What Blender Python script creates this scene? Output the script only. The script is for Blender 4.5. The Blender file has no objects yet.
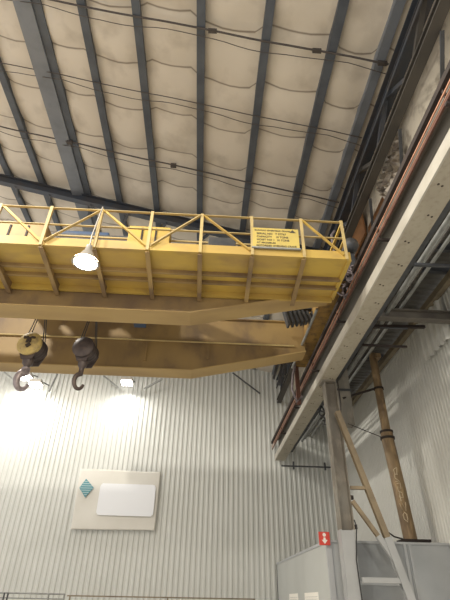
import bpy, bmesh, math, random
from mathutils import Vector, Matrix
random.seed(7)
scn = bpy.context.scene
COL = scn.collection
PI = math.pi

# ------------------------------------------------------------------ materials
def mat(name, c1, c2=None, scale=3.0, amt=0.5, rough=0.6, metal=0.0, bump=0.0, c3=None, scale3=14.0, stretch=(1, 1, 1), lo=.42, hi=.66):
    m = bpy.data.materials.new(name); m.use_nodes = True
    nt = m.node_tree; N = nt.nodes; L = nt.links
    b = N['Principled BSDF']; b.inputs['Roughness'].default_value = rough; b.inputs['Metallic'].default_value = metal
    b.inputs['Base Color'].default_value = (*c1, 1)
    if c2 is None: return m
    tc = N.new('ShaderNodeTexCoord'); mp = N.new('ShaderNodeMapping'); mp.inputs['Scale'].default_value = stretch
    L.new(tc.outputs['Object'], mp.inputs['Vector'])
    def noise(s, lo, hi, det=6):
        n = N.new('ShaderNodeTexNoise'); n.inputs['Scale'].default_value = s; n.inputs['Detail'].default_value = det
        L.new(mp.outputs[0], n.inputs['Vector'])
        r = N.new('ShaderNodeMapRange'); r.inputs[1].default_value = lo; r.inputs[2].default_value = hi
        r.inputs[3].default_value = 0; r.inputs[4].default_value = amt; L.new(n.outputs['Fac'], r.inputs[0]); return r, n
    r, n = noise(scale, lo, hi)
    mx = N.new('ShaderNodeMix'); mx.data_type = 'RGBA'; mx.inputs[6].default_value = (*c1, 1); mx.inputs[7].default_value = (*c2, 1)
    L.new(r.outputs[0], mx.inputs[0]); out = mx
    if c3:
        r3, n3 = noise(scale3, .5, .74)
        m3 = N.new('ShaderNodeMix'); m3.data_type = 'RGBA'; L.new(mx.outputs[2], m3.inputs[6]); m3.inputs[7].default_value = (*c3, 1)
        L.new(r3.outputs[0], m3.inputs[0]); out = m3
    L.new(out.outputs[2], b.inputs['Base Color'])
    if bump:
        bp = N.new('ShaderNodeBump'); bp.inputs['Strength'].default_value = bump; bp.inputs['Distance'].default_value = .02
        n2 = N.new('ShaderNodeTexNoise'); n2.inputs['Scale'].default_value = scale * 6; n2.inputs['Detail'].default_value = 4
        L.new(tc.outputs['Object'], n2.inputs['Vector']); L.new(n2.outputs['Fac'], bp.inputs['Height']); L.new(bp.outputs[0], b.inputs['Normal'])
    return m
def emit(name, c, s):
    m = bpy.data.materials.new(name); m.use_nodes = True; b = m.node_tree.nodes['Principled BSDF']
    b.inputs['Base Color'].default_value = (*c, 1); b.inputs['Emission Color'].default_value = (*c, 1); b.inputs['Emission Strength'].default_value = s
    return m

M = dict(
    wall=mat('ribbed white siding', (.655, .665, .64), (.59, .60, .57), .7, .6, .38, bump=.04),
    sidewall=mat('ribbed white side siding', (.69, .69, .65), (.60, .595, .55), .6, .6, .42, bump=.04),
    floor=mat('concrete floor', (.42, .41, .38), (.32, .31, .29), 1.2, .7, .5),
    liner=mat('stained insulation liner', (.72, .65, .55), (.62, .55, .455), .55, .6, .6, bump=.25, c3=(.42, .36, .29), scale3=1.6),
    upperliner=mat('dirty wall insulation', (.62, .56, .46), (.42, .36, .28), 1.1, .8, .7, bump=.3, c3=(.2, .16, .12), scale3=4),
    purlin=mat('blue grey primed steel', (.115, .13, .155), (.075, .085, .105), 2.5, .7, .55, .1),
    frame=mat('light blue grey frame steel', (.23, .25, .285), (.17, .185, .21), 2.5, .7, .5, .1),
    darksteel=mat('dark grey steel', (.075, .08, .09), (.04, .04, .045), 3, .7, .55, .2),
    truss=mat('dark slate truss steel', (.055, .065, .085), (.085, .075, .07), 2.2, .7, .5, .2),
    truss2=mat('dusty olive brown truss steel', (.075, .068, .06), (.05, .047, .044), 2.2, .7, .6, .1),
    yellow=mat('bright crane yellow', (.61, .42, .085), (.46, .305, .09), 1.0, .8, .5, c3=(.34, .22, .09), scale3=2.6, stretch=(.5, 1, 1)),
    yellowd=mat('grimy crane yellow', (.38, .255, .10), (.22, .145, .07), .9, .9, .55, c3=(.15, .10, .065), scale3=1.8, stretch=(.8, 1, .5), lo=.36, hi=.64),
    yellowr=mat('railing yellow', (.56, .43, .19), (.38, .29, .15), 3, .6, .5),
    flange=mat('dusty flange yellow', (.47, .325, .135), (.34, .225, .10), 1.3, .8, .55, stretch=(.4, 1, 1)),
    ochre=mat('ochre painted truck steel', (.40, .24, .065), (.22, .13, .05), 2.4, .8, .6, c3=(.07, .05, .04), scale3=6),
    beam=mat('beige runway paint', (.42, .38, .30), (.34, .30, .235), 1.2, .7, .55, c3=(.29, .25, .19), scale3=12),
    beamlip=mat('runway paint lit tone', (.50, .47, .41), (.38, .35, .29), 2, .6, .5),  # same paint as the beam, its brighter lighting put into the colour
    web=mat('grey brown runway web', (.26, .25, .225), (.17, .155, .13), 1.6, .8, .6, stretch=(1, .5, 2)),
    hole=mat('dark bolt hole', (.05, .035, .025)),
    copper=mat('worn copper conductor', (.60, .32, .21), (.36, .19, .13), 4, .7, .5, .3),
    rust=mat('red brown rusted steel', (.15, .065, .045), (.085, .045, .035), 5, .8, .7),
    darkbar=mat('dark brown angle steel', (.028, .02, .018), (.05, .032, .025), 3, .6, .7),
    column=mat('weathered column steel', (.25, .235, .205), (.175, .15, .12), 1.6, .9, .6, c3=(.37, .33, .27), scale3=5, stretch=(1, 1, .5)),
    paint=mat('light grey painted steel', (.44, .45, .46), (.36, .37, .38), 1.5, .6, .5),
    brace=mat('tan brown brace steel', (.30, .235, .15), (.18, .14, .095), 2.5, .8, .55),
    pipe=mat('brown stained post', (.29, .20, .105), (.13, .08, .045), 1.6, .95, .5, c3=(.48, .33, .17), scale3=5, stretch=(1.6, 1.6, .45)),
    chalk=mat('chalk marks', (.72, .60, .42)),
    panel=mat('grey partition panel', (.44, .46, .48), (.37, .39, .405), 1.0, .7, .45),
    panelw=mat('pale partition side panel', (.52, .535, .52), (.45, .465, .45), .8, .6, .4),
    trim=mat('partition trim paint', (.44, .455, .475), (.38, .39, .41), 2, .5, .45),
    glassp=mat('dusty mesh glazing', (.30, .315, .33), (.23, .24, .25), 1.5, .8, .35),
    deck=mat('dark galvanised deck', (.12, .115, .10), (.07, .065, .055), 2, .7, .6, .1),
    conduit=mat('grey conduit', (.33, .34, .33), (.2, .2, .19), 6, .6, .5, .2),
    darkconduit=mat('dark conduit', (.07, .06, .055), (.12, .10, .09), 6, .6, .6, .1),
    leanbeam=mat('brown grey lean-to beam', (.155, .14, .12), (.10, .09, .08), 3, .7, .6),
    strut=mat('tan eave strut', (.27, .225, .155), (.16, .13, .09), 3, .7, .6),
    banner=mat('off white banner vinyl', (.72, .70, .65), (.67, .65, .59), 1.3, .6, .55),
    white=mat('white banner patch', (.86, .88, .93)),
    teal=mat('teal logo print', (.10, .30, .36)),
    teal2=mat('pale teal logo stripe', (.42, .56, .58)),
    sign=mat('faded yellow plate', (.62, .48, .13), (.50, .38, .13), 4, .5, .5),
    signtext=mat('dark stencil lettering', (.07, .06, .045)),
    red=mat('sign red', (.62, .05, .03), (.50, .05, .03), 8, .4, .4),
    signwhite=mat('sign white', (.85, .80, .75)),
    paper=mat('white paper', (.92, .89, .82)),
    black=mat('black rubber', (.025, .025, .028)),
    machine=mat('dark machine paint', (.06, .065, .075), (.11, .105, .10), 5, .6, .5, .2),
    blue=mat('dark blue hoist casing', (.05, .085, .16), (.08, .09, .12), 3, .6, .5),
    hookyellow=mat('dusty sheave yellow', (.58, .44, .16), (.34, .25, .12), 6, .7, .6, c3=(.16, .12, .08), scale3=9),
    hooksteel=mat('grimy hook steel', (.075, .06, .06), (.13, .10, .09), 7, .7, .5, .3),
    hose=mat('mauve grey hose', (.30, .26, .28), (.14, .12, .13), 9, .8, .4, .3),
    plywood=mat('orange brown plywood', (.33, .155, .06), (.22, .10, .045), 2.5, .7, .6, stretch=(1, .3, 1)),
    foil=mat('torn foil liner', (.42, .37, .31), (.16, .13, .11), 6, .9, .5),
    fixture=mat('lamp housing', (.45, .42, .38), (.3, .28, .26), 5, .5, .4, .4),
    lens=emit('warm lamp lens', (1.0, .84, .58), 30),
    lensw=emit('cool flood lens', (1.0, .98, .93), 10),
)

# liner with seams: dark brown lines along the batt joints every 1.2 m
def seam_liner(m):
    nt = m.node_tree; N = nt.nodes; L = nt.links; b = N['Principled BSDF']
    src = b.inputs['Base Color'].links[0].from_socket
    tc = N.new('ShaderNodeTexCoord'); sp = N.new('ShaderNodeSeparateXYZ'); L.new(tc.outputs['UV'], sp.inputs[0])
    ns = N.new('ShaderNodeTexNoise'); ns.inputs['Scale'].default_value = .9; L.new(tc.outputs['Object'], ns.inputs['Vector'])
    def mth(op, a, bb=None):
        n = N.new('ShaderNodeMath'); n.operation = op
        for i, v in enumerate((a, bb)):
            if v is None: continue
            if isinstance(v, (int, float)): n.inputs[i].default_value = v
            else: L.new(v, n.inputs[i])
        return n.outputs[0]
    y = mth('ADD', sp.outputs['Y'], mth('MULTIPLY', ns.outputs['Fac'], .04))
    fr = mth('FRACT', y)
    d = mth('ABSOLUTE', mth('SUBTRACT', fr, .5))
    mr = N.new('ShaderNodeMapRange'); mr.inputs[1].default_value = .475; mr.inputs[2].default_value = .497; mr.inputs[3].default_value = 0; mr.inputs[4].default_value = .75
    L.new(d, mr.inputs[0])
    mx = N.new('ShaderNodeMix'); mx.data_type = 'RGBA'; L.new(mr.outputs[0], mx.inputs[0]); L.new(src, mx.inputs[6]); mx.inputs[7].default_value = (.13, .09, .06, 1)
    L.new(mx.outputs[2], b.inputs['Base Color'])
seam_liner(M['liner'])

# ------------------------------------------------------------------ mesh builder
class MB:
    def __init__(s): s.v = []; s.f = []; s.mi = []; s.sm = []
    def add(s, vs, fs, mi=0, smooth=False):
        o = len(s.v); s.v += [tuple(p) for p in vs]; s.f += [tuple(i + o for i in f) for f in fs]; s.mi += [mi] * len(fs); s.sm += [smooth] * len(fs); return s
    def box(s, a, b, mi=0):
        (x0, y0, z0), (x1, y1, z1) = [(min(p), max(p)) for p in zip(a, b)] and (tuple(min(p) for p in zip(a, b)), tuple(max(p) for p in zip(a, b)))
        v = [(x0, y0, z0), (x1, y0, z0), (x1, y1, z0), (x0, y1, z0), (x0, y0, z1), (x1, y0, z1), (x1, y1, z1), (x0, y1, z1)]
        return s.add(v, [(0, 3, 2, 1), (4, 5, 6, 7), (0, 1, 5, 4), (1, 2, 6, 5), (2, 3, 7, 6), (3, 0, 4, 7)], mi)
    def prism(s, prof, axis, a, b, mi=0):           # prof: 2D points in the other two axes (x,y / x,z / y,z order)
        def p(u, w, t): return {'x': (t, u, w), 'y': (u, t, w), 'z': (u, w, t)}[axis]
        n = len(prof); v = [p(u, w, a) for u, w in prof] + [p(u, w, b) for u, w in prof]
        fs = [tuple(range(n)), tuple(range(2 * n - 1, n - 1, -1))] + [(i, (i + 1) % n, (i + 1) % n + n, i + n) for i in range(n)]
        return s.add(v, fs, mi)
    def sect(s, p0, p1, prof, up=(0, 0, 1), mi=0):     # sweep a 2D profile (side, up) from p0 to p1
        p0 = Vector(p0); p1 = Vector(p1); d = (p1 - p0).normalized(); u = Vector(up)
        if abs(d.dot(u)) > .99: u = Vector((0, 1, 0))
        sd = d.cross(u).normalized(); uu = sd.cross(d).normalized(); n = len(prof)
        v = [p0 + sd * a + uu * b for a, b in prof] + [p1 + sd * a + uu * b for a, b in prof]
        fs = [tuple(range(n)), tuple(range(2 * n - 1, n - 1, -1))] + [(i, (i + 1) % n, (i + 1) % n + n, i + n) for i in range(n)]
        return s.add(v, fs, mi)
    def bar(s, p0, p1, w, h=None, up=(0, 0, 1), mi=0):
        h = h or w; return s.sect(p0, p1, [(-w / 2, -h / 2), (w / 2, -h / 2), (w / 2, h / 2), (-w / 2, h / 2)], up, mi)
    def angle(s, p0, p1, w, t=.012, up=(0, 0, 1), mi=0):
        return s.sect(p0, p1, [(-w / 2, -w / 2), (w / 2, -w / 2), (w / 2, -w / 2 + t), (-w / 2 + t, -w / 2 + t), (-w / 2 + t, w / 2), (-w / 2, w / 2)], up, mi)
    def ibeam(s, p0, p1, w, h, t=.02, up=(0, 0, 1), mi=0):
        a, b, c = w / 2, h / 2, t / 2
        return s.sect(p0, p1, [(-a, -b), (a, -b), (a, -b + t), (c, -b + t), (c, b - t), (a, b - t), (a, b), (-a, b), (-a, b - t), (-c, b - t), (-c, -b + t), (-a, -b + t)], up, mi)
    def tube(s, pts, r, n=10, mi=0, r1=None):
        pts = [Vector(p) for p in pts]; v = []; fs = []; prev = None
        for i, p in enumerate(pts):
            d = (pts[min(i + 1, len(pts) - 1)] - pts[max(i - 1, 0)]).normalized()
            if prev is None:
                u = Vector((0, 0, 1)) if abs(d.z) < .9 else Vector((1, 0, 0)); a = d.cross(u).normalized()
            else: a = (prev - d * prev.dot(d)).normalized()
            prev = a; bb = d.cross(a); rr = r if r1 is None else r + (r1 - r) * i / (len(pts) - 1)
            v += [p + (a * math.cos(2 * PI * k / n) + bb * math.sin(2 * PI * k / n)) * rr for k in range(n)]
        for i in range(len(pts) - 1):
            fs += [(i * n + k, i * n + (k + 1) % n, (i + 1) * n + (k + 1) % n, (i + 1) * n + k) for k in range(n)]
        s.add(v, fs, mi, True); o = [v[k] for k in range(n)]; e = v[-n:]
        s.add(o, [tuple(range(n))], mi); return s.add(e, [tuple(range(n - 1, -1, -1))], mi)
    def lathe(s, c, prof, axis=(0, 0, 1), n=24, mi=0):
        c = Vector(c); d = Vector(axis).normalized(); u = Vector((0, 0, 1)) if abs(d.z) < .9 else Vector((1, 0, 0))
        a = d.cross(u).normalized(); b = d.cross(a); v = []
        for r, h in prof: v += [c + d * h + (a * math.cos(2 * PI * k / n) + b * math.sin(2 * PI * k / n)) * r for k in range(n)]
        fs = [(i * n + k, i * n + (k + 1) % n, (i + 1) * n + (k + 1) % n, (i + 1) * n + k) for i in range(len(prof) - 1) for k in range(n)]
        s.add(v, fs, mi, True)
        if prof[0][0] > 1e-4: s.add(v[:n], [tuple(range(n))], mi)
        if prof[-1][0] > 1e-4: s.add(v[-n:], [tuple(range(n - 1, -1, -1))], mi)
        return s
    def build(s, name, m, parent=None, bevel=0):
        me = bpy.data.meshes.new(name); me.from_pydata(s.v, [], s.f)
        for k in (m if isinstance(m, (list, tuple)) else [m]): me.materials.append(M[k])
        me.polygons.foreach_set('material_index', s.mi); me.polygons.foreach_set('use_smooth', s.sm)
        bm = bmesh.new(); bm.from_mesh(me); bmesh.ops.recalc_face_normals(bm, faces=bm.faces); bm.to_mesh(me); bm.free(); me.update()
        o = bpy.data.objects.new(name, me); COL.objects.link(o)
        if parent: o.parent = parent; o.matrix_parent_inverse = Matrix.Translation(-parent.location)
        if bevel:
            b = o.modifiers.new('bevel', 'BEVEL'); b.width = bevel; b.segments = 2; b.limit_method = 'ANGLE'
        return o
def tag(o, label=None, cat=None, group=None, kind=None):
    if label: o['label'] = label
    if cat: o['category'] = cat
    if group: o['group'] = group
    if kind: o['kind'] = kind
    return o
def empty(name, loc, label, cat, group=None):
    o = bpy.data.objects.new(name, None); COL.objects.link(o); o.location = loc; o.empty_display_size = .2
    return tag(o, label, cat, group)
def S(o): o['kind'] = 'structure'; return o

# ------------------------------------------------------------------ the setting
YW = 20.0; XR = 6.0
RZ = lambda x: 11.5 - .25 * x                   # underside line of the purlins, the roof falls to the right
S(MB().box((-12, -5, -.1), (8, YW + .3, 0)).build('floor', 'floor'))

def ribbed(name, m, L0, L1, z0, z1, pitch, depth, place):
    mb = MB(); prof = []; u = L0
    while u < L1:
        prof += [(u, 0), (u + pitch * .42, 0), (u + pitch * .56, depth), (u + pitch * .86, depth)]; u += pitch
    prof.append((L1, 0)); n = len(prof)
    v = [place(a, d, z0) for a, d in prof] + [place(a, d, z1) for a, d in prof] + [place(L0, -.05, z0), place(L1, -.05, z0), place(L0, -.05, z1), place(L1, -.05, z1)]
    fs = [(i, i + 1, n + i + 1, n + i) for i in range(n - 1)] + [(2 * n, 2 * n + 1, 2 * n + 3, 2 * n + 2)]
    mb.add(v, fs); return mb.build(name, m)
S(ribbed('wall_back', 'wall', -12, XR, 0, 14.6, .205, .033, lambda a, d, z: (a, YW - d, z)))
S(ribbed('wall_right', 'sidewall', 3.0, YW, 0, 8.45, .155, .022, lambda a, d, z: (XR - d, a, z)))

# quilted roof liner, sagging between the purlins
PX = [-9.23, -8.06, -6.9, -5.73, -4.32, -3.08, -1.84, -.45, .92, 2.26, 3.22]
mb = MB(); xs = []; edges = [-12] + PX + [3.98]
for a, b in zip(edges[:-1], edges[1:]): xs += [a + (b - a) * k / 6 for k in range(6)]
xs.append(3.98); ys = [-4 + .1 * k for k in range(241)]
def bay(x):
    for a, b in zip(edges[:-1], edges[1:]):
        if a <= x <= b: return (x - a) / (b - a), a
def seam(x, y):
    t, a = bay(x)
    return (y - .075 * math.sin(PI * t) + .1 * math.sin(a * 2.3) + .02 * math.sin(3 * a) * t) / 1.22 + .26
def lz(x, y):
    for a, b in zip(edges[:-1], edges[1:]):
        if a <= x <= b: t = (x - a) / (b - a); break
    f = seam(x, y) % 1.0
    return RZ(x) + .24 - .075 * math.sin(PI * t) * (.75 + .35 * math.sin(y * 2.1 + x)) - .085 * math.sin(PI * f) ** .5 - .012 * math.sin(7 * x + 3 * y)
v = [(x, y, lz(x, y)) for y in ys for x in xs]; n = len(xs)
mb.add(v, [(j * n + i, j * n + i + 1, (j + 1) * n + i + 1, (j + 1) * n + i) for j in range(len(ys) - 1) for i in range(n - 1)], smooth=True)
mb.add([(-12, -4, RZ(-12) + .5), (3.98, -4, RZ(3.98) + .5), (3.98, YW, RZ(3.98) + .5), (-12, YW, RZ(-12) + .5)], [(0, 1, 2, 3)])
ceil = S(mb.build('ceiling', 'liner'))
uvl = ceil.data.uv_layers.new(name='seams')
for lp_ in ceil.data.loops:
    p_ = ceil.data.vertices[lp_.vertex_index].co; uvl.data[lp_.index].uv = (p_.x, seam(min(p_.x, 3.97), p_.y) - .02)

# wall above the runway, insulated
mb = MB(); ys2 = [-4 + .2 * k for k in range(121)]; zs = [8.0 + .2 * k for k in range(14)]
v = [(3.93 + .03 * math.sin(y * 2.3 + z * 1.3) + .025 * math.sin(z * 5 + y), y, z) for y in ys2 for z in zs]; n = len(zs)
mb.add(v, [(j * n + i, j * n + i + 1, (j + 1) * n + i + 1, (j + 1) * n + i) for j in range(len(ys2) - 1) for i in range(n - 1)], smooth=True)
mb.box((4.0, -4, 8.0), (4.06, YW, 10.75))
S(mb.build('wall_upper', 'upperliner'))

# lean-to ceiling: corrugated deck, ribs across
mb = MB(); y = 3.0; prof = []
while y < YW: prof += [(y, 8.64), (y + .09, 8.64), (y + .12, 8.6), (y + .21, 8.6)]; y += .24
prof += [(YW, 8.64), (YW, 8.74), (3.0, 8.74)]
mb.prism(prof, 'x', 4.06, 6.3)
S(mb.build('ceiling_lean', 'deck'))
# door_1-less room: the deep-ribbed upper strip of the side wall
tag(ribbed('siding_strip', 'sidewall', 9.3, 10.55, 7.05, 8.2, .3, .07, lambda a, d, z: (XR - .09 - d, a, z)),
    'deeper-ribbed white siding strip high on the side wall under the brown cross beam', 'siding panel')

# ------------------------------------------------------------------ roof steel
lab = {-9.23: None, -8.06: None, -6.9: 'blue grey roof purlin in the far left corner of the ceiling, leftmost of all',
       -5.73: 'blue grey roof purlin just left of the wide pale roof beam',
       -3.08: 'blue grey roof purlin first to the right of the wide pale roof beam',
       -1.84: 'blue grey roof purlin second to the right of the wide pale roof beam',
       -.45: 'blue grey roof purlin running nearly upright down the middle of the picture',
       .92: 'blue grey roof purlin just right of the central upright one',
       2.26: 'blue grey roof purlin ending over the yellow sign end of the walkway',
       3.22: 'grey roof purlin at the ceiling edge beside the dark eave truss'}
for x in PX:
    if x in (-9.23, -8.06): continue
    z = RZ(x)
    if x == -4.32:
        rb = empty('roof_beam', (x, 8, z), 'wide pale blue grey roof beam, the broadest of the long ceiling members', 'beam')
        MB().box((x - .34, -4, z - .04), (x + .06, YW - .1, z + .02)).build('lower_flange', 'frame', rb)
        MB().box((x - .0, -4, z + .02), (x + .03, YW - .1, z + .42)).build('web', 'purlin', rb)
        MB().box((x + .06, -4, z + .0), (x + .26, YW - .1, z + .03)).box((x + .23, -4, z + .03), (x + .26, YW - .1, z + .42)).build('side_purlin', 'purlin', rb); continue
    w_ = .088; q = w_ if x < 0 else -w_
    o = MB().box((x - w_, -4, z), (x + w_, YW - .1, z + .018)).box((q - math.copysign(.014, q) + x, -4, z + .018), (x + q, YW - .1, z + .3)).box((x - w_, -4, z + .018), (x - w_ + .01, YW - .1, z + .045)).build('roof_purlin', 'frame' if x > 3 else 'purlin')
    tag(o, lab[x], 'beam', 'roof purlins')

# rafter across the purlins with its flange braces
r = empty('rafter', (-6, 10.6, RZ(-6)), 'dark steel rafter sloping across the purlins behind the crane railing', 'beam')
for nm, w, h, dz in (('web', .02, .28, -.17), ('lower_flange', .2, .03, -.32), ('upper_flange', .2, .03, -.03)):
    MB().bar((-11.9, 10.6, RZ(-11.9) + dz), (3.7, 10.6, RZ(3.7) + dz), w, h).build(nm, 'truss', r)
for x in (-6.9, -5.73, -4.32, -3.08, -1.84, -.45, .92, 2.26):
    MB().angle((x + .35, 10.6, RZ(x + .35) - .33), (x, 11.5, RZ(x) - .01), .07).build('flange_brace', 'truss', r)

# conduits along the roof slope
for i, (y0, rad, lb) in enumerate([(4.72, .022, 'dark conduit nearest the top edge, crossing under the roof purlins'),
                                  (6.45, .012, 'thin wire crossing the purlins in the middle of the ceiling'),
                                  (8.5, .02, 'dark conduit crossing the purlins just above the crane railing')]):
    r = empty('roof_conduit', (0, y0, RZ(0)), lb, 'conduit', 'conduits under the roof')
    def line(dy, rr, wob):
        pts = []
        for k in range(60):
            x = -11.5 + k * .252
            if x > 3.4: break
            pts.append((x, y0 + dy + wob * math.sin(x * 1.9), RZ(x) - .03 - wob * abs(math.sin(x * 2.4))))
        return MB().tube(pts, rr, 8)
    line(0, rad, .01).build('pipe', 'darkconduit', r)
    line(.17, .009, .05).build('loose_wire', 'darkconduit', r)
    if i == 0:
        mb = MB()
        for x in (-4.4, -.2, 1.95, 3.25): MB().box((x - .09, y0 - .035, RZ(x) - .08), (x + .09, y0 + .035, RZ(x) + .0)).build('junction_box', 'darkconduit', r)
    if i == 2:
        for x in (-4.25, -1.2): MB().box((x - .08, y0 - .05, RZ(x) - .1), (x + .08, y0 + .05, RZ(x))).build('junction_box', 'darkconduit', r)

# eave truss above the runway
r = empty('eave_truss', (3.55, 5, 9.4), 'dark latticed steel truss running under the eave above the runway beam', 'truss')
MB().ibeam((3.45, -3, 10.3), (3.45, YW - .1, 10.3), .26, .3, .03).build('top_chord', 'truss', r)
MB().ibeam((3.4, -3, 9.36), (3.4, YW - .1, 9.36), .2, .18, .03).build('bottom_chord', 'truss2', r)
k = 0; y = -2.4
while y < 19:
    a = (3.4, y, 10.2) if k % 2 == 0 else (3.42, y, 9.45); b = (3.42, y + .95, 9.45) if k % 2 == 0 else (3.4, y + .95, 10.2)
    MB().angle(a, b, .09, .014).build('web_member', 'truss2' if k % 3 == 0 else 'truss', r); y += .95; k += 1
for i, (x, z) in enumerate([(3.34, 10.08), (3.3, 9.98)]):
    MB().tube([(x, -3, z), (x, YW - .2, z)], .03, 8).build('conduit', 'truss', r)
# sway braces from the bottom chord to the wall
for y, lb in ((3.4, 'short dark sway brace from truss to wall near the top right corner'), (5.2, 'short dark sway brace from truss to wall above the torn liner'),
              (7.0, 'short dark sway brace between truss and wall below the torn liner')):
    tag(MB().angle((3.5, y, 9.22), (3.86, y + 1.0, 8.8), .06).build('sway_brace', 'darksteel'), lb, 'brace', 'sway braces')

# plywood patches and torn liner on the upper wall
for y0, y1, z0, z1, lb in ((7.0, 8.1, 8.75, 9.35, 'orange brown plywood sheet on the upper wall, nearer of the two'),
                           (8.3, 9.6, 9.35, 10.15, 'orange brown plywood sheet on the upper wall, farther one behind the truss')):
    tag(MB().box((3.82, y0, z0), (3.86, y1, z1)).build('plywood_sheet', 'plywood'), lb, 'board', 'plywood sheets')
mb = MB(); nn = 16; rr = random.Random(3)
v = []
for j in range(nn):
    for i in range(nn):
        w = math.sin(PI * i / (nn - 1)) * .9 + .1
        v.append((3.86 - .3 * rr.random() * w, 5.75 + 1.1 * j / (nn - 1) + rr.uniform(-.05, .05), 9.15 + .75 * i / (nn - 1) - .25 * j / nn + rr.uniform(-.06, .06)))
fs = [(j * nn + i, j * nn + i + 1, (j + 1) * nn + i + 1, (j + 1) * nn + i) for j in range(nn - 1) for i in range(nn - 1) if rr.random() > .22]
mb.add(v, fs); tag(mb.build('torn_liner', 'foil'), 'torn crumpled insulation liner hanging off the upper wall over the runway', 'insulation')

# ------------------------------------------------------------------ runway beam
r = empty('runway_beam', (3.3, 12, 6.64), 'long beige crane runway beam with bolt holes running to the end wall', 'beam')
Y0, Y1 = -1.0, 19.75
mb = MB().box((3.1, Y0, 6.64), (3.5, Y1, 6.67))
y = 1.2
while y < 19:
    for dx, dy in ((-.035, 0), (.035, .03)):
        mb.lathe((3.3 + dx + (.06 if int(y / .62) % 2 else -.06), y + dy, 6.641), [(.02, 0), (.02, -.004)], n=8, mi=1)
    y += .62
mb.build('bottom_flange', ['beam', 'hole'], r)
MB().box((3.07, Y0, 6.64), (3.1, Y1, 6.86)).build('edge_lip', 'beamlip', r)
MB().box((3.27, Y0, 6.67), (3.33, Y1, 7.5)).build('web', 'web', r)
MB().box((3.08, Y0, 7.5), (3.52, Y1, 7.54)).build('top_flange', 'web', r)
MB().box((3.08, Y0, 7.38), (3.1, Y1, 7.5)).build('channel_lip', 'web', r)
MB().ibeam((3.3, Y0, 7.59), (3.3, Y1, 7.59), .08, .1, .02).build('rail', 'darksteel', r)

# conductors along the left of the runway
r = empty('conductor_bars', (2.95, 12, 7.3), 'copper and rusty conductor bars running along the left side of the runway beam', 'conductor rail')
MB().prism([(2.94, 7.34), (3.04, 7.34), (3.04, 7.36), (2.96, 7.36), (2.96, 7.44), (2.94, 7.44)], 'y', Y0, Y1).build('cover_angle', 'darkbar', r)
for x, z, m, rad in ((2.96, 7.22, 'copper', .012), (2.975, 7.15, 'copper', .007), (2.98, 7.1, 'rust', .018)):
    MB().bar((x, Y0, z), (x, Y1, z), rad * 1.6, rad * 2).build('conductor_bar', m, r)
for y in (.5, 3.3, 5.95, 8.8, 11.5, 14.4, 17.2):
    MB().box((2.94, y - .025, 7.0), (3.27, y + .025, 7.04)).build('bracket', 'darkbar', r)
    MB().box((2.97, y - .02, 7.04), (3.0, y + .02, 7.34)).build('hanger', 'darkbar', r)

# ------------------------------------------------------------------ bridge crane
crane = empty('overhead_bridge_crane', (-4, 9.8, 6.7), 'yellow double girder overhead crane spanning the bay with walkway', 'crane')
def girder(yc, first):
    y0, y1 = yc - .2, yc + .2
    prof = [(-12, 6.72), (-.42, 6.72), (2.72, 7.42), (2.72, 7.85), (2.72, 8.33), (-12, 8.33)]
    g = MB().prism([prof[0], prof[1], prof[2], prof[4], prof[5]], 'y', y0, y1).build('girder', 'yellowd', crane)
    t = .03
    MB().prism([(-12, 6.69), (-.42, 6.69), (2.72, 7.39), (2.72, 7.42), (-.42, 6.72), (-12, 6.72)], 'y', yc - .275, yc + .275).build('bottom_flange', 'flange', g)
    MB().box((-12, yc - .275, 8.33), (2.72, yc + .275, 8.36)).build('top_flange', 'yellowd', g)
    MB().box((-12, yc - .035, 8.36), (2.6, yc + .035, 8.43)).build('trolley_rail', 'darksteel', g)
    return g
girder(8.43, True); g2 = girder(11.33, False)
MB().tube([(-12, 11.08, 7.56), (2.4, 11.08, 7.56)], .025, 8).build('conduit', 'yellowr', g2)
for x in (-9.5, -7.2, -5, -3.3, -1.7, 0, 1.5):
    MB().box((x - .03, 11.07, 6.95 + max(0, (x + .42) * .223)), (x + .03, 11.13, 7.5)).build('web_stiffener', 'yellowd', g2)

# end truck with wheels, motor, hoses
et = MB().box((2.72, 8.25, 7.76), (3.12, 12.75, 8.2)).build('end_truck', 'ochre', crane)
MB().box((2.7, 8.25, 7.72), (3.2, 12.75, 7.76)).build('bottom_plate', 'ochre', et)
for y in (8.6, 12.3):
    MB().lathe((3.2, y, 7.86), [(.22, 0), (.24, .02), (.2, .03), (.2, .16), (.24, .17), (.22, .19)], (1, 0, 0), 24).build('wheel', 'darksteel', et)
    MB().box((3.12, y - .2, 7.88), (3.45, y + .2, 8.1)).build('bearing_box', 'machine', et)
mo = MB().lathe((3.12, 7.55, 8.35), [(.05, -.05), (.15, 0), (.18, .05), (.18, .5), (.14, .6), (.05, .7)], (0, 1, 0), 20).build('travel_motor', 'machine', et)
MB().box((2.84, 7.7, 7.78), (3.2, 8.25, 8.2)).build('gearbox', 'machine', et)
MB().tube([(2.8, 7.9, 8.25), (2.8, 7.88, 8.85), (2.9, 7.9, 9.0)], .03, 8).build('riser_pipe', 'hose', et)
rr = random.Random(5)
for k in range(16):
    c = Vector((2.87 + rr.uniform(-.12, .1), 7.75 + rr.uniform(-.35, .35), 7.42 + rr.uniform(-.16, .16))); R = rr.uniform(.07, .13); a = rr.uniform(0, PI)
    MB().tube([c + Vector((R * math.cos(t) * math.cos(a), R * math.cos(t) * math.sin(a), R * 1.2 * math.sin(t))) for t in [2 * PI * j / 14 for j in range(14)]], .016, 6).build('looped_hose', 'hose', et)
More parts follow.
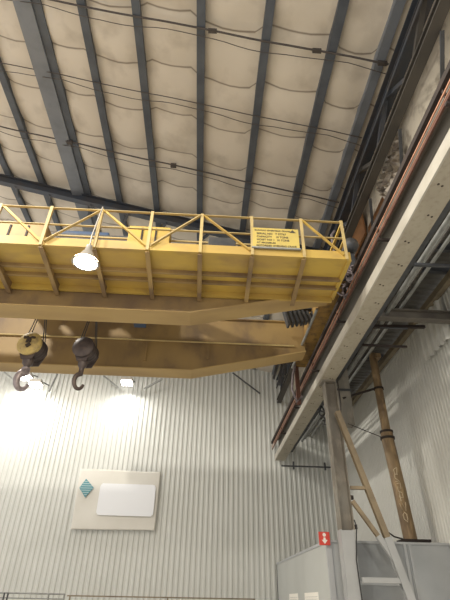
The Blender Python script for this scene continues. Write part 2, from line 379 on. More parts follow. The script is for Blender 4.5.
# festoon hardware between the girder ends
for k in range(7):
    x = 1.95 + k * .12
    MB().prism([(x, 8.12 - k * .02), (x + .04, 8.14 - k * .02), (x + .16, 7.62 + .03 * k), (x + .1, 7.6 + .03 * k)], 'y', 9.95, 10.2).build('festoon_plate', 'machine', crane)
MB().box((1.8, 10.0, 8.12), (2.72, 10.14, 8.2)).build('festoon_track', 'darksteel', crane)
MB().tube([(2.66, 9.3, 7.66), (2.62, 12.6, 7.62)], .035, 10).build('side_pipe', 'conduit', crane)
# hoses and collector arms hanging at the far end of the truck
for x, y, l in ((2.15, 12.6, .5), (2.3, 12.62, .65), (2.42, 12.6, .4)):
    MB().bar((x, y, 7.72), (x - .12, y, 7.72 - l), .07, .07).build('collector_arm', 'machine', crane)
MB().bar((2.05, 12.6, 7.74), (2.74, 12.6, 7.8), .08, .08).build('collector_bracket', 'machine', crane)
MB().tube([(2.72, 12.55, 7.75), (2.6, 12.5, 7.3), (2.55, 12.5, 6.85), (2.68, 12.55, 6.5), (2.85, 12.6, 6.7)], .035, 8).build('hanging_hose', 'hose', crane)
MB().box((2.72, 12.7, 6.5), (2.84, 12.8, 7.75)).build('bumper_plate', 'rust', crane)

# walkway on the near girder
WZ = 7.22; WY0, WY1 = 6.8, 8.2; WX1 = 2.68
wk = MB().box((-12, WY0, WZ + .03), (WX1, WY1, WZ + .06)).build('walkway_floor', 'yellow', crane)
MB().prism([(WY0 - .02, WZ), (WY0 + .05, WZ), (WY0 + .05, WZ + .02), (WY0, WZ + .02), (WY0, WZ + .2), (WY0 - .02, WZ + .2)], 'x', -12, WX1).build('toe_plate', 'yellow', wk)
MB().prism([(WX1 - .02, WZ - .02), (WX1 + .06, WZ - .02), (WX1 + .06, WZ + .2), (WX1 - .02, WZ + .2)], 'y', WY0, WY1).build('end_plate', 'yellow', wk)
for y in (7.45, 7.75): MB().box((-12, y - .03, WZ - .05), (WX1, y + .03, WZ + .03)).build('stringer', 'yellowd', wk)
MB().box((-12, 8.14, WZ - .1), (WX1, 8.2, WZ + .03)).build('stringer', 'yellow', wk)
posts = [-.24 + 1.02 * k for k in range(-11, 3)] + [2.64]
for i, x in enumerate(posts):
    if x > 2.5: continue
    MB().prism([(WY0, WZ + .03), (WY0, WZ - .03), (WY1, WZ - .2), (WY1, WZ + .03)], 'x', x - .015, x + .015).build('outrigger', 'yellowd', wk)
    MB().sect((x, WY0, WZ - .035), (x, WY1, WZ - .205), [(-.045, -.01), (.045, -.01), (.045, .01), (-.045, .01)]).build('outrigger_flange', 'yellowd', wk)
HR = 1.0
rl = MB().angle((-12, WY0 - .02, WZ + HR), (WX1, WY0 - .02, WZ + HR), .055, .012).build('top_rail', 'yellowr', crane)
MB().angle((-12, WY0 - .02, WZ + .55), (WX1, WY0 - .02, WZ + .55), .045, .012).build('middle_rail', 'yellowr', crane)
for i, x in enumerate(posts):
    MB().angle((x, WY0 - .03, WZ - .02), (x, WY0 - .03, WZ + HR), .06, .012).build('rail_post', 'yellowr', crane)
for i in range(0, len(posts) - 1):
    k = i - 11
    if k == 1: continue
    a, b = posts[i] + .04, posts[i + 1] - .04
    lo, hi = WZ + .1, WZ + HR - .03
    up = (k % 2 != 0)
    if k == 2: up = False
    MB().angle((a, WY0 - .05, lo if up else hi), (b, WY0 - .05, hi if up else lo), .06, .012).build('rail_diagonal', 'yellowr' if up else 'yellow', crane)
# end railing returning to the girder
MB().angle((WX1, WY0, WZ + HR), (WX1, WY1, WZ + HR), .05, .012).build('end_rail', 'yellow', crane)
MB().angle((WX1, WY0, WZ + .55), (WX1, WY1, WZ + .55), .045, .012).build('end_rail', 'yellow', crane)
MB().angle((WX1, WY1, WZ), (WX1, WY1, WZ + HR), .06, .012).build('rail_post', 'yellow', crane)
# rear rail of the walkway seen above the floor
MB().tube([(-12, 8.1, 8.62), (1.0, 8.1, 8.62)], .025, 8).build('cable_tray_pipe', 'yellowr', crane)
# cabinets on the girder
def cab(x0, x1, z0, z1, m, y0=7.75, nm='control_cabinet'):
    c = MB().box((x0, y0, z0), (x1, y0 + .35, z1)).build(nm, m, crane, bevel=.015)
    w = (x1 - x0)
    if m != 'machine':
        for q in (.33, .66): MB().box((x0 + w * q - .02, y0 - .02, z0 + .06), (x0 + w * q + .02, y0, z1 - .06)).build('door_seam', 'darkbar', c)
        MB().box((x0 + .08, y0 - .03, (z0 + z1) / 2 - .03), (x1 - .08, y0, (z0 + z1) / 2 + .03)).build('door_rib', 'yellowd', c)
    return c
cab(-4.95, -3.75, 7.6, 8.62, 'yellowd'); cab(-1.92, -.98, 7.6, 8.72, 'yellow'); cab(-.1, .52, 7.6, 8.5, 'machine'); cab(-7.4, -6.2, 7.6, 8.6, 'yellowd')
for x in (-4.35, -1.45, .2, -6.8): MB().box((x - .25, 7.8, WZ + .06), (x + .25, 8.05, 7.6)).build('cabinet_stand', 'yellowd', crane)

# capacity sign on the railing
FONT_OBJS = []
def text_mesh(txt, size, loc, m, parent, nm='lettering', sx=1.0, ext=.002):
    cu = bpy.data.curves.new('txt', 'FONT'); cu.body = txt; cu.size = size; cu.extrude = ext; cu.offset = size * .02
    o = bpy.data.objects.new('txt', cu); COL.objects.link(o); bpy.context.view_layer.update()
    me = bpy.data.meshes.new_from_object(o.evaluated_get(bpy.context.evaluated_depsgraph_get())); bpy.data.objects.remove(o)
    me.transform(Matrix.Translation(loc) @ Matrix.Rotation(PI / 2, 4, 'X') @ Matrix.Diagonal((sx, 1, 1, 1)))
    me.name = nm; me.materials.clear(); me.materials.append(M[m]); q = bpy.data.objects.new(nm, me); COL.objects.link(q)
    q.parent = parent; q.matrix_parent_inverse = parent.matrix_world.inverted() if parent.parent is None else Matrix.Identity(4)
    return q
sgn = MB().box((.79, 6.735, 7.39), (1.72, 6.75, 7.9)).build('capacity_sign', 'sign', crane)
sgn['label'] = 'yellow capacity plate with dark lettering'
MB().box((.77, 6.72, 7.365), (1.74, 6.76, 7.395)).build('sign_ledge', 'conduit', sgn)
bpy.context.view_layer.update()
for t, x, z, s, sx in (('▬', 0, 0, .01, 1),): pass
for t, x, z, s, sx in (('RUNWAY OVERHEAD CRANE', .83, 7.815, .055, .98), ('SERIAL NO   7 37767', .87, 7.725, .065, 1.02), ('CAPACITY    10 TONS', .87, 7.645, .065, 1.0),
                       ('HOIST NO 1  10 TONS', .87, 7.565, .065, 1.0), ('AT MAXIMUM', .87, 7.49, .06, 1.0), ('MOTORIZED OVERHEAD CRANE', .86, 7.415, .058, .93)):
    text_mesh(t, s, (x, 6.733, z), 'signtext', sgn, sx=sx)
MB().prism([(1.54, 7.80), (1.66, 7.80), (1.60, 7.875)], 'y', 6.729, 6.735).build('sign_emblem', 'signtext', sgn)

# ------------------------------------------------------------------ trolley on the girders
tr = empty('hoist_trolley', (-3.7, 9.9, 8.4), 'dark hoist trolley riding on the two crane girders above the hooks', 'hoist')
for y in (8.43, 11.33):
    MB().box((-5.4, y - .1, 8.55), (-1.5, y + .1, 8.9)).build('side_frame', 'darksteel', tr)
    for x in (-5, -1.9): MB().lathe((x, y - .06, 8.6), [(.17, 0), (.17, .12)], (0, 1, 0), 20).build('wheel', 'machine', tr)
for x in (-5.2, -4.6, -3.2, -1.7): MB().box((x - .08, 8.5, 8.6), (x + .08, 11.3, 8.85)).build('cross_member', 'darksteel', tr)
for x0, x1, rad in ((-4.9, -3.6, .3), (-3.3, -2.2, .24)):
    d = MB().lathe((x0, 9.8, 8.85), [(rad + .06, 0), (rad + .06, .04), (rad, .05), (rad, x1 - x0 - .05), (rad + .06, x1 - x0 - .04), (rad + .06, x1 - x0)], (1, 0, 0), 24).build('rope_drum', 'blue', tr)
MB().box((-3.9, 8.6, 8.85), (-2.6, 9.1, 9.25)).build('motor_housing', 'blue', tr, bevel=.04)
MB().box((-5.0, 8.6, 8.85), (-4.3, 9.1, 9.15)).build('gear_case', 'machine', tr, bevel=.04)
MB().box((-1.95, 9.9, 7.5), (-1.65, 10.3, 8.6)).build('limit_box', 'blue', tr)

def hook_block(name, x, z, R, label, yel):
    r = empty(name, (x, 9.8, z), label, 'hook', 'crane hook blocks')
    ax = Vector((-.12, -1, -.0)).normalized(); c = Vector((x, 9.8, z)); sd = Vector((-ax.y, ax.x, 0)) * -1
    for i, h in enumerate((.2, .1, .0)):
        MB().lathe(c - ax * h + ax * .0, [(R * .9, -.05), (R, -.05), (R, -.035), (R * .9, -.01), (R * .9, .01), (R, .035), (R, .05), (R * .9, .05)], ax, 28).build('sheave', 'hooksteel', r)
    cv = MB().lathe(c + ax * .2, [(R * 1.0, -.12), (R * 1.05, -.02), (R * 1.0, .0), (R * .3, .012), (.001, .012)], ax, 32).build('sheave_cover', 'hookyellow' if yel else 'hooksteel', r)
    if yel:
        f = c + ax * .225
        for a, b, w in (((-.5, .45), (-.15, .5), .05), ((.1, .5), (.5, .5), .06), ((-.05, .5), (-.12, .05), .05), ((.1, .45), (.16, .0), .05), ((-.2, -.1), (.12, -.35), .09)):
            p = [f + sd * (q[0] * R) + Vector((0, 0, q[1] * R)) for q in (a, b)]
            MB().bar(p[0], p[1], w, .025, up=ax).build('cover_slot', 'hole', cv)
    for h in (-.3, .1):
        mb = MB()
        p = c + ax * h
        prof = [(-R * .75, R * .5), (R * .75, R * .5), (R * .95, -R * .2), (R * .45, -R * 1.35), (-R * .45, -R * 1.35), (-R * .95, -R * .2)]
        v = [p + sd * a + Vector((0, 0, b)) for a, b in prof] + [p + ax * .03 + sd * a + Vector((0, 0, b)) for a, b in prof]; n = 6
        mb.add(v, [tuple(range(n)), tuple(range(2 * n - 1, n - 1, -1))] + [(i, (i + 1) % n, (i + 1) % n + n, i + n) for i in range(n)])
        mb.build('side_plate', 'hooksteel', r)
    cc = c + Vector((0, 0, -R * 1.25))
    MB().lathe(cc, [(R * .42, .04), (R * .46, 0), (R * .42, -.1), (R * .25, -.16), (R * .2, -.26)], (0, 0, 1), 20).build('swivel', 'hooksteel', r)
    h0 = cc + Vector((0, 0, -.26)); hs = R * 1.0; pts = []
    hd = (sd * .6 + ax * .8).normalized()
    for t in [i / 15 for i in range(16)]:
        a = PI * .5 - t * PI * 1.42
        pts.append(h0 + Vector((0, 0, -hs * .95)) + (hd * (-math.cos(a) * -1) * hs * .5) + Vector((0, 0, math.sin(a) * hs * .7)))
    pts = [h0 + Vector((0, 0, .05))] + pts
    MB().tube(pts, R * (.36 if yel else .24), 12, r1=R * .14).build('hook', 'hose' if yel else 'hooksteel', r)
    for k in range(4):
        s = R * (.9 if k % 2 else -.9); off = ax * (-.13 if k < 2 else .0)
        MB().tube([c + off + sd * s, (x + s * .5, 9.8, 8.85)], .012, 6).build('wire_rope', 'darksteel', r)
    return r
hook_block('hook_block', -4.2, 6.56, .28, 'large hook block with round yellow cover hanging from the crane at far left', True)
hook_block('hook_block', -2.93, 6.53, .25, 'smaller dark hook block hanging right of the yellow covered one', False)

# ------------------------------------------------------------------ lamps
lp = empty('highbay_lamp', (-2.38, 6.66, 8.0), 'round glowing highbay lamp hanging in front of the yellow walkway', 'lamp')
MB().tube([(-2.26, 6.68, 8.2), (-2.32, 6.63, 7.4), (-2.31, 6.6, 7.07)], .016, 8).build('stem', 'fixture', lp)
MB().lathe((-2.31, 6.6, 6.79), [(.06, .3), (.07, .16), (.1, .14), (.16, .02), (.235, -.08), (.25, -.1), (.24, -.1)], (0, 0, 1), 28).build('reflector', 'fixture', lp)
MB().lathe((-2.31, 6.6, 6.715), [(.235, .0), (.235, -.01), (.2, -.03), (.001, -.04)], (0, 0, 1), 28).build('lens', 'lens', lp)
def area(name, loc, aim, size, power, col, shape='DISK', spread=180):
    l = bpy.data.lights.new(name, 'AREA'); l.shape = shape; l.size = size; l.energy = power; l.color = col; l.spread = math.radians(spread)
    o = bpy.data.objects.new(name, l); COL.objects.link(o); o.location = loc
    o.rotation_euler = (Vector(aim) - Vector(loc)).to_track_quat('-Z', 'Y').to_euler(); return o
area('highbay_light', (-2.31, 6.6, 6.65), (-2.31, 6.6, 0), .45, 150, (1, .82, .55))

def flood(x, y, z, label, cluster=True):
    r = empty('floodlight', (x, y, z), label, 'floodlight', 'floodlights on the end wall')
    MB().box((x - .26, y - .12, z - .02), (x + .26, y + .3, z + .14)).build('housing', 'fixture', r, bevel=.02)
    MB().bar((x - .2, y + .1, z + .1), (x - .2, YW - .04, z + .35), .04).build('arm', 'darksteel', r)
    MB().bar((x + .2, y + .1, z + .1), (x + .2, YW - .04, z + .35), .04).build('arm', 'darksteel', r)
    for dx in (-.125, .125):
        for dy in (-.02, .2):
            MB().box((x + dx - .1, y + dy - .09, z - .12), (x + dx + .11, y + dy + .1, z - .02)).build('lens', 'lensw', r)
    area('flood_light', (x, y + .05, z - .13), (x, y + .6, 0), .4, 45, (1, .98, .93), 'SQUARE', 160)
flood(-3.58, 19.0, 9.72, 'bright square floodlight on the end wall, rightmost one')
flood(-8.1, 19.05, 9.8, 'bright floodlight behind the yellow hook block, upper left of the pair')
flood(-7.5, 18.85, 9.4, 'bright floodlight behind the yellow hook block, lower right of the pair')
# small diagonal struts on the end wall by the lamps
for (a, b, lb) in (((-4.75, 10.1), (-4.0, 9.62), 'thin diagonal strut left of the rightmost floodlight'), ((-2.05, 10.05), (-2.85, 9.6), 'thin diagonal strut right of the rightmost floodlight'),
               ((-9.25, 10.1), (-8.5, 9.62), 'thin diagonal strut left of the floodlight pair'), ((-6.85, 10.1), (-7.1, 9.3), 'thin pale diagonal strut right of the floodlight pair'),
               ((1.2, 10.5), (2.5, 9.6), 'dark diagonal strut on the end wall below the crane girder taper')):
    tag(MB().angle((a[0], 19.4, a[1]), (b[0], 19.6, b[1]), .07).build('wall_strut', 'darksteel' if 'dark' in lb else 'conduit'), lb, 'strut', 'struts on the end wall')

# ------------------------------------------------------------------ banner
bn = empty('wall_banner', (-3.45, 19.9, 5), 'off white banner with teal diamond logo hung on the end wall', 'banner')
mb = MB(); nx, nz = 60, 40; tl, trr, bl, br = (-5.10, 6.06), (-1.76, 6.06), (-5.05, 3.80), (-1.78, 3.84); v = []
for j in range(nz + 1):
    for i in range(nx + 1):
        s, t = i / nx, j / nz
        x = (tl[0] * (1 - s) + trr[0] * s) * (1 - t) + (bl[0] * (1 - s) + br[0] * s) * t
        z = (tl[1] * (1 - s) + trr[1] * s) * (1 - t) + (bl[1] * (1 - s) + br[1] * s) * t
        w = .010 * math.sin(9 * s + 5 * t) * math.sin(PI * t) + .004 * math.sin(23 * s - 9 * t) + (.004 * math.exp(-((t - .93 + .05 * s) / .03) ** 2))
        v.append((x, 19.87 - w, z + .02 * math.sin(6 * s) * (1 - t)))
n = nx + 1
mb.add(v, [(j * n + i, j * n + i + 1, (j + 1) * n + i + 1, (j + 1) * n + i) for j in range(nz) for i in range(nx)], smooth=True)
cl = mb.build('cloth', 'banner', bn); sol = cl.modifiers.new('thick', 'SOLIDIFY'); sol.thickness = .004
pr = []; X0, X1, Z0, Z1, rd = -4.16, -1.9, 4.33, 5.52, .13
for cx, cz, a0 in ((X1 - rd, Z1 - rd, 0), (X0 + rd, Z1 - rd, 90), (X0 + rd, Z0 + rd, 180), (X1 - rd, Z0 + rd, 270)):
    for k in range(6): a = math.radians(a0 + k * 18); pr.append((cx + rd * math.cos(a) + .012 * math.sin(9 * a), cz + rd * math.sin(a) + .012 * math.cos(7 * a)))
MB().prism(pr, 'y', 19.815, 19.822).build('blank_patch', 'white', bn)
D = [(-4.79, 5.68), (-4.42, 5.34), (-4.70, 4.96), (-5.0, 5.32)]
lg = MB().prism(D, 'y', 19.825, 19.83).build('diamond_logo', 'teal', bn)
for k in range(7):
    z = 5.05 + k * .085
    def xi(z):
        xs_ = []
        for (xa, za), (xb, zb) in zip(D, D[1:] + D[:1]):
            if (za - z) * (zb - z) < 0: xs_.append(xa + (xb - xa) * (z - za) / (zb - za))
        return min(xs_), max(xs_)
    a, b = xi(z); c, d = xi(z + .03)
    MB().prism([(a + .02, z), (b - .02, z), (d - .02, z + .03), (c + .02, z + .03)], 'y', 19.818, 19.824).build('logo_stripe', 'teal2', lg)

# ------------------------------------------------------------------ column, raker brace
c = empty('crane_column', (3.36, 11.4, 0), 'weathered steel column under the runway beam, painted light grey at its foot', 'column')
def hcol(x, y, z0, z1, w, d, nm, m, par):
    return MB().sect((x, y, z0), (x, y, z1), [(-w / 2, -d / 2), (-w / 2 + .025, -d / 2), (-w / 2 + .025, -.015), (w / 2 - .025, -.015), (w / 2 - .025, -d / 2), (w / 2, -d / 2),
            (w / 2, d / 2), (w / 2 - .025, d / 2), (w / 2 - .025, .015), (-w / 2 + .025, .015), (-w / 2 + .025, d / 2), (-w / 2, d / 2)], (0, 1, 0), m and 0).build(nm, m, par)
hcol(3.36, 11.4, 3.0, 6.62, .32, .3, 'shaft', 'column', c)
hcol(3.34, 11.4, 0, 3.0, .3, .3, 'painted_foot', 'paint', c)
MB().box((3.19, 11.24, 0), (3.49, 11.262, 2.98)).build('cover_plate', 'paint', c)
MB().box((3.12, 11.2, 6.6), (3.5, 11.6, 6.638)).build('cap_plate', 'column', c)
for z in (3.02, 3.65): MB().box((3.5, 11.3, z), (3.6, 11.38, z + .09)).build('clip', 'darkbar', c)
MB().tube([(3.53, 11.25, 3.2), (3.56, 11.22, 3.05), (3.52, 11.2, 2.9), (3.45, 11.2, 2.4), (3.47, 11.2, 1.2)], .014, 6).build('cable', 'black', c)

b = empty('raker_brace', (4.0, 11.25, 0), 'tan diagonal raker brace leaning from column down to the right', 'brace')
def lerp(p, q, t): return tuple(a + (bb - a) * t for a, bb in zip(p, q))
P0, P1, P2 = (3.40, 11.12, 5.72), (4.18, 11.12, 2.84), (4.9, 11.12, 0.0)
MB().ibeam(P0, P1, .13, .13, .02, up=(0, 1, 0)).build('main_brace', 'brace', b)
MB().ibeam(P1, P2, .17, .15, .02, up=(0, 1, 0)).build('painted_leg', 'paint', b)
MB().ibeam((3.5, 11.12, 3.58), (3.98, 11.12, 2.87), .09, .09, .015, up=(0, 1, 0)).build('lower_brace', 'brace', b)
MB().ibeam((3.98, 11.12, 2.87), (4.34, 11.12, 2.3), .12, .1, .015, up=(0, 1, 0)).build('painted_lower_brace', 'paint', b)
MB().bar((3.5, 11.12, 3.87), (3.9, 11.12, 3.87), .09, .07).build('tie', 'brace', b)
MB().bar((3.5, 11.12, 2.02), (4.42, 11.12, 2.02), .1, .1).build('lower_tie', 'paint', b)

# ------------------------------------------------------------------ brown post
p = empty('brown_post', (5.3, 12.6, 0), 'tall brown stained round post with chalk marks beside the side wall', 'post')
MB().tube([(5.36, 12.6, 0), (5.34, 12.6, 2.9), (5.29, 12.6, 4.2), (5.22, 12.6, 5.45), (5.22, 12.6, 5.75)], .17, 24).build('lower_shaft', 'pipe', p)
MB().tube([(5.22, 12.6, 5.75), (5.22, 12.6, 8.2)], .125, 24, r1=.115).build('upper_shaft', 'pipe', p)
for z, rr_ in ((5.5, .2), (5.68, .185), (7.0, .15)): MB().lathe((5.22, 12.6, z), [(rr_, 0), (rr_, .06)], (0, 0, 1), 24).build('band', 'darkbar', p)
MB().box((5.05, 12.34, 2.9), (5.75, 12.8, 2.96)).build('collar', 'darkbar', p)
MB().box((5.2, 12.4, 8.0), (5.4, 12.8, 8.14)).build('head_plate', 'pipe', p)
mk = MB(); rr = random.Random(11)
def on_post(a, z): # a angle offset from facing
    cx = 5.34 + (5.27 - 5.34) * (z - 2.9) / 1.5
    return (cx - .171 * math.sin(a + .35), 12.6 - .171 * math.cos(a + .35), z)
strokes = []
for ch, z in (('2', 4.42), ('5', 4.18), ('4', 3.95), ('W', 3.72), ('O', 3.48), ('D', 4.6)):
    pts = {'2': [(-.3, .08), (.2, .1), (.3, 0), (-.3, -.08), (.35, -.09)], '5': [(.3, .1), (-.3, .09), (-.3, 0), (.2, 0), (.2, -.09), (-.3, -.09)],
           '4': [(-.3, .1), (-.3, 0), (.35, 0), (.15, .1), (.15, -.1)], 'W': [(-.5, .08), (-.25, -.09), (0, .04), (.25, -.09), (.5, .08)],
           'O': [(-.3, .06), (0, .1), (.3, .05), (.25, -.07), (-.1, -.1), (-.3, -.04), (-.3, .06)], 'D': [(-.3, .08), (.25, .05), (.2, -.07), (-.2, -.09), (-.3, .08)]}[ch]
    mk.tube([on_post(a * .9 + rr.uniform(-.05, .05), z + h * 1.1 + rr.uniform(-.03, .03)) for a, h in pts], .011, 5)
mk.build('chalk_marks', 'chalk', p)
tag(MB().tube([(3.95, 12.2, 6.52), (5.05, 12.55, 7.0)], .035, 8).build('tie_rod', 'darkbar'), 'thick dark tie rod from the column area to the upper brown post', 'rod', 'tie rods')
tag(MB().tube([(4.0, 12.2, 5.78), (5.03, 12.5, 5.52)], .012, 6).build('tie_rod', 'darkbar'), 'thin dark tie rod joining the banded joint of the brown post', 'rod', 'tie rods')
tag(MB().tube([(4.2, 11.3, 3.03), (4.7, 12.0, 2.96), (5.1, 12.5, 2.97)], .018, 6).build('tie_rod', 'darkbar'), 'short dark rod along the partition top to the brown post foot', 'rod', 'tie rods')

# hanging grey post behind column
h = empty('hanging_duct', (4.05, 12.3, 5.72), 'grey square steel duct hanging behind the column beside the runway', 'duct')
MB().box((3.83, 12.2, 5.76), (4.2, 12.5, 8.26)).build('casing', 'column', h)
MB().box((3.8, 12.17, 6.75), (4.23, 12.53, 6.81)).build('flange', 'darksteel', h)
tag(MB().tube([(3.72, 11.8, 8.25), (3.74, 11.8, 6.2), (3.78, 12.1, 5.9)], .02, 8).build('drop_conduit', 'darkconduit'), 'thin dark conduit dropping beside the grey hanging duct', 'conduit')

# ------------------------------------------------------------------ lean-to steel and pipes
tag(MB().ibeam((3.95, 9.1, 7.46), (XR - .02, 9.1, 7.46), .2, .26, .03).build('lean_to_beam', 'leanbeam'), 'brown grey cross beam from the runway to the side wall', 'beam')
for y, lb in ((6.2, 'nearest'), (7.75, 'second nearest'), (8.55, 'third'), (10.6, 'fourth'), (13.4, 'farthest')):
    tag(MB().ibeam((4.07, y, 8.5), (XR - .04, y, 8.5), .1, .18, .015).build('lean_to_joist', 'darksteel'), 'dark joist under the corrugated lean-to deck, %s from the camera' % lb, 'beam', 'lean-to joists')
for x, z, rad, m, lb in ((4.3, 7.5, .05, 'conduit', 'thick grey pipe running closest beside the runway beam under the lean-to deck'), (4.45, 7.6, .03, 'conduit', 'slim grey pipe second from the runway beam under the lean-to deck'),
                      (4.75, 7.75, .04, 'conduit', 'grey pipe farthest from the runway beam under the lean-to deck'), (4.58, 7.7, .015, 'darkconduit', 'thin dark conduit between the grey lean-to pipes')):
    tag(MB().tube([(x, 3, z), (x, YW - .3, z)], rad, 10).build('lean_to_pipe', m), lb, 'pipe', 'lean-to pipes')
tag(MB().prism([(3.62, 7.0), (3.85, 7.0), (3.85, 7.03), (3.65, 7.03), (3.65, 7.5), (3.62, 7.5)], 'y', 0, YW - .3).build('backing_channel', 'darksteel'), 'dark steel channel running just right of the runway beam', 'beam')
y = 2.5
for i, y in enumerate((4.4, 7.0, 9.5)):
    tag(MB().bar((3.7, y, 7.35), (4.95, y, 7.35), .06, .06).build('pipe_hanger', 'darksteel'), 'dark pipe hanger arm, %s along the lean-to pipes' % ('nearest', 'middle one', 'farthest')[i], 'bracket', 'pipe hanger arms')
tag(MB().bar((3.85, 9.5, 7.34), (5.4, 9.5, 7.4), .09, .07).build('outrigger_arm', 'darkbar'), 'stubby dark arm poking right just below the brown cross beam', 'bracket')
tag(MB().bar((3.85, 9.8, 6.98), (4.98, 9.8, 6.98), .05, .05).build('outrigger_arm', 'darkbar'), 'short thin dark arm beneath the stubby one, above the brown post', 'bracket')
tag(MB().box((XR - .22, 3, 8.22), (XR - .06, YW - .1, 8.4)).build('eave_strut', 'strut'), 'tan eave strut along the top of the side wall', 'beam')
# brackets/clutter at the runway's underside near the far end
cr = empty('runway_tie', (3.6, 17.6, 6.9), 'thin horizontal tie pipe under the far end of the runway', 'pipe')
MB().tube([(3.2, 18.9, 6.22), (5.3, 18.9, 6.22)], .03, 8).build('pipe', 'darksteel', cr)
for x in (3.7, 5.0): MB().box((x - .03, 18.87, 6.1), (x + .03, 18.93, 6.4)).build('clamp', 'darksteel', cr)
rr = random.Random(2)
cl = empty('cable_bundle', (3.75, 13.2, 6.5), 'tangle of dark cables and fittings under the runway behind the column', 'cable')
for k in range(7):
    a = Vector((3.6 + rr.uniform(0, .25), 12.6 + rr.uniform(-.2, 1.2), 6.6 + rr.uniform(-.1, .5)))
    MB().tube([a, a + Vector((rr.uniform(-.1, .2), rr.uniform(-.2, .2), -.25)), a + Vector((rr.uniform(-.2, .3), rr.uniform(-.3, .3), -.1 - rr.random() * .4))], .025, 6).build('cable', 'darksteel', cl)

# ------------------------------------------------------------------ partition enclosure
pt = empty('partition_enclosure', (3.0, 11.9, 0), 'pale grey panelled partition with a corner below the runway column', 'partition')
PZ = 2.84; PYN = 11.9; PXL = 3.0
MB().box((PXL, PYN, 0), (PXL + .05, 19.9, PZ - .06)).build('side_panel', 'panelw', pt)
MB().box((PXL - .02, PYN, PZ - .06), (PXL + .07, 19.9, PZ)).build('side_top_rail', 'trim', pt)
MB().box((PXL - .015, 19.82, 0), (PXL, 19.88, PZ)).build('corner_trim', 'darksteel', pt)
MB().box((PXL - .02, PYN - .04, 0), (PXL + .1, PYN + .04, PZ)).build('corner_post', 'trim', pt)
MB().box((PXL + .1, PYN, 0), (3.62, PYN + .04, PZ - .05)).build('front_panel', 'panel', pt)
MB().box((3.62, PYN, 0), (4.93, PYN + .04, PZ - .05)).build('glazed_panel', 'glassp', pt)
MB().box((4.93, PYN + .0, 0), (XR - .05, PYN + .04, PZ - .05)).build('front_panel', 'panel', pt)
MB().box((PXL, PYN - .03, PZ - .05), (XR - .05, PYN + .07, PZ)).build('front_top_rail', 'trim', pt)
for x in (3.62, 4.86, 4.98): MB().box((x - .03, PYN - .03, 0), (x + .03, PYN + .0, PZ - .05)).build('mullion', 'trim', pt)
MB().box((3.62, PYN - .02, 1.95), (4.86, PYN, 2.03)).build('glazing_bar', 'trim', pt)
for y0, y1, lb in ((15.9, 17.4, 'small white notice on the pale partition side, farther one'), (13.2, 14.9, 'white notice on the pale partition side, nearer one with printed lines')):
    n_ = empty('paper_notice', (PXL, y0, 1.55), lb, 'notice', 'notices on the partition')
    MB().box((PXL - .006, y0, 1.5), (PXL - .001, y1, 1.82)).build('sheet', 'paper', n_)
    for k in range(3): MB().box((PXL - .008, y0 + .1, 1.72 - k * .05), (PXL - .006, y1 - .1, 1.727 - k * .05)).build('text_line', 'conduit', n_)
sg = empty('red_safety_sign', (2.92, 11.75, 2.8), 'small red sign with white symbols at the partition corner top', 'sign')
MB().box((2.8, 11.78, 2.72), (3.06, 11.8, 3.0)).build('plate', 'red', sg, bevel=.004)
MB().box((2.86, 11.8, 2.74), (3.0, 11.9, 2.8)).build('bracket', 'trim', sg)
MB().lathe((2.93, 11.78, 2.935), [(.04, 0), (.04, .006)], (0, -1, 0), 16).build('symbol', 'signwhite', sg)
MB().prism([(2.93, 2.745), (3.0, 2.83), (2.96, 2.83), (2.95, 2.88), (2.91, 2.88), (2.90, 2.83), (2.86, 2.83)], 'y', 11.774, 11.78).build('arrow', 'signwhite', sg)

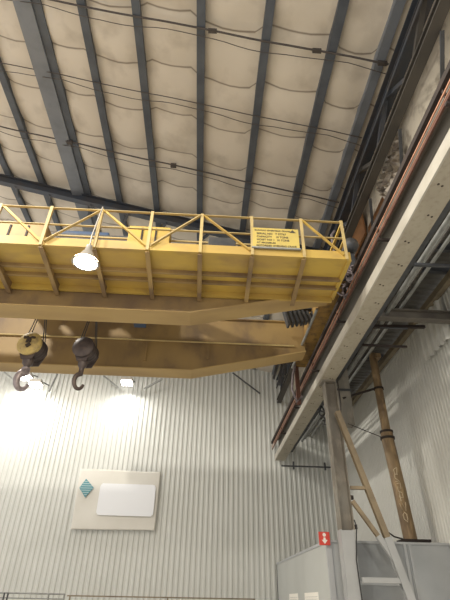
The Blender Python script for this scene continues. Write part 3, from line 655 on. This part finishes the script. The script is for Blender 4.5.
# ------------------------------------------------------------------ guard rails by the end wall
g = empty('guard_rail', (-5.5, 18.5, 0), 'thin pipe guard rail with posts at the bottom left', 'railing')
MB().tube([(-9, 18.5, 1.68), (-4.5, 18.5, 1.68)], .025, 8).build('top_rail', 'conduit', g)
MB().tube([(-9, 18.5, 1.54), (-4.5, 18.5, 1.54)], .018, 8).build('middle_rail', 'conduit', g)
for x in (-8.2, -6.5, -6.38, -5.02, -4.5): MB().tube([(x, 18.5, 0), (x, 18.5, 1.69)], .028, 8).build('post', 'darksteel' if x < -5.1 else 'conduit', g)
g = empty('base_rail', (-1, 18.5, 0), 'low brown horizontal rail along the foot of the end wall', 'railing')
MB().bar((-4.4, 18.5, 1.64), (2.0, 18.5, 1.66), .03, .04).build('rail', 'strut', g)
for x in (-4.3, -1.0, 1.95): MB().bar((x, 18.5, 0), (x, 18.5, 1.64), .04).build('post', 'strut', g)

# ------------------------------------------------------------------ light of the hall: unseen high bays, rear one added as fill, world bounce
for x, y, z, e in ((-3.2, 1.5, 10.9, 900), (-7.5, 3.5, 11.3, 2400), (1.5, -2, 9.8, 700), (-7.5, 11.5, 11.6, 1300)):
    l = bpy.data.lights.new('hall_light', 'SPOT'); l.energy = e; l.color = (1, .94, .82); l.spot_size = math.radians(172); l.spot_blend = .25; l.shadow_soft_size = .18
    o = bpy.data.objects.new('hall_light', l); COL.objects.link(o); o.location = (x, y, z)
w = bpy.data.worlds.new('World'); scn.world = w; w.use_nodes = True
bg = w.node_tree.nodes['Background']; bg.inputs[0].default_value = (1.0, .95, .88, 1); bg.inputs[1].default_value = .8

# ------------------------------------------------------------------ camera
cam = bpy.data.cameras.new('Camera'); co = bpy.data.objects.new('Camera', cam); COL.objects.link(co); scn.camera = co
cam.sensor_fit = 'VERTICAL'; cam.sensor_height = 24; cam.lens = 18; cam.clip_end = 200
yv = Vector((-28, 300, 450)).normalized(); zv = Vector((15, -673.6, 450)); zv = (zv - yv * zv.dot(yv)).normalized(); xv = -(zv.cross(yv))
if xv.x < 0: xv = -xv
rx, ry, rz = xv, yv, zv                          # world axes seen by the camera (right, down, forward)
mtx = Matrix(((rx.x, -rx.y, -rx.z, 0), (ry.x, -ry.y, -ry.z, 0), (rz.x, -rz.y, -rz.z, 0), (0, 0, 0, 1)))
co.matrix_world = Matrix.Translation((0, 0, 1.6)) @ mtx
vs = scn.view_settings; vs.view_transform = 'Standard'; vs.look = 'None'; vs.gamma = 1; vs.use_curve_mapping = False; vs.exposure = 0.4
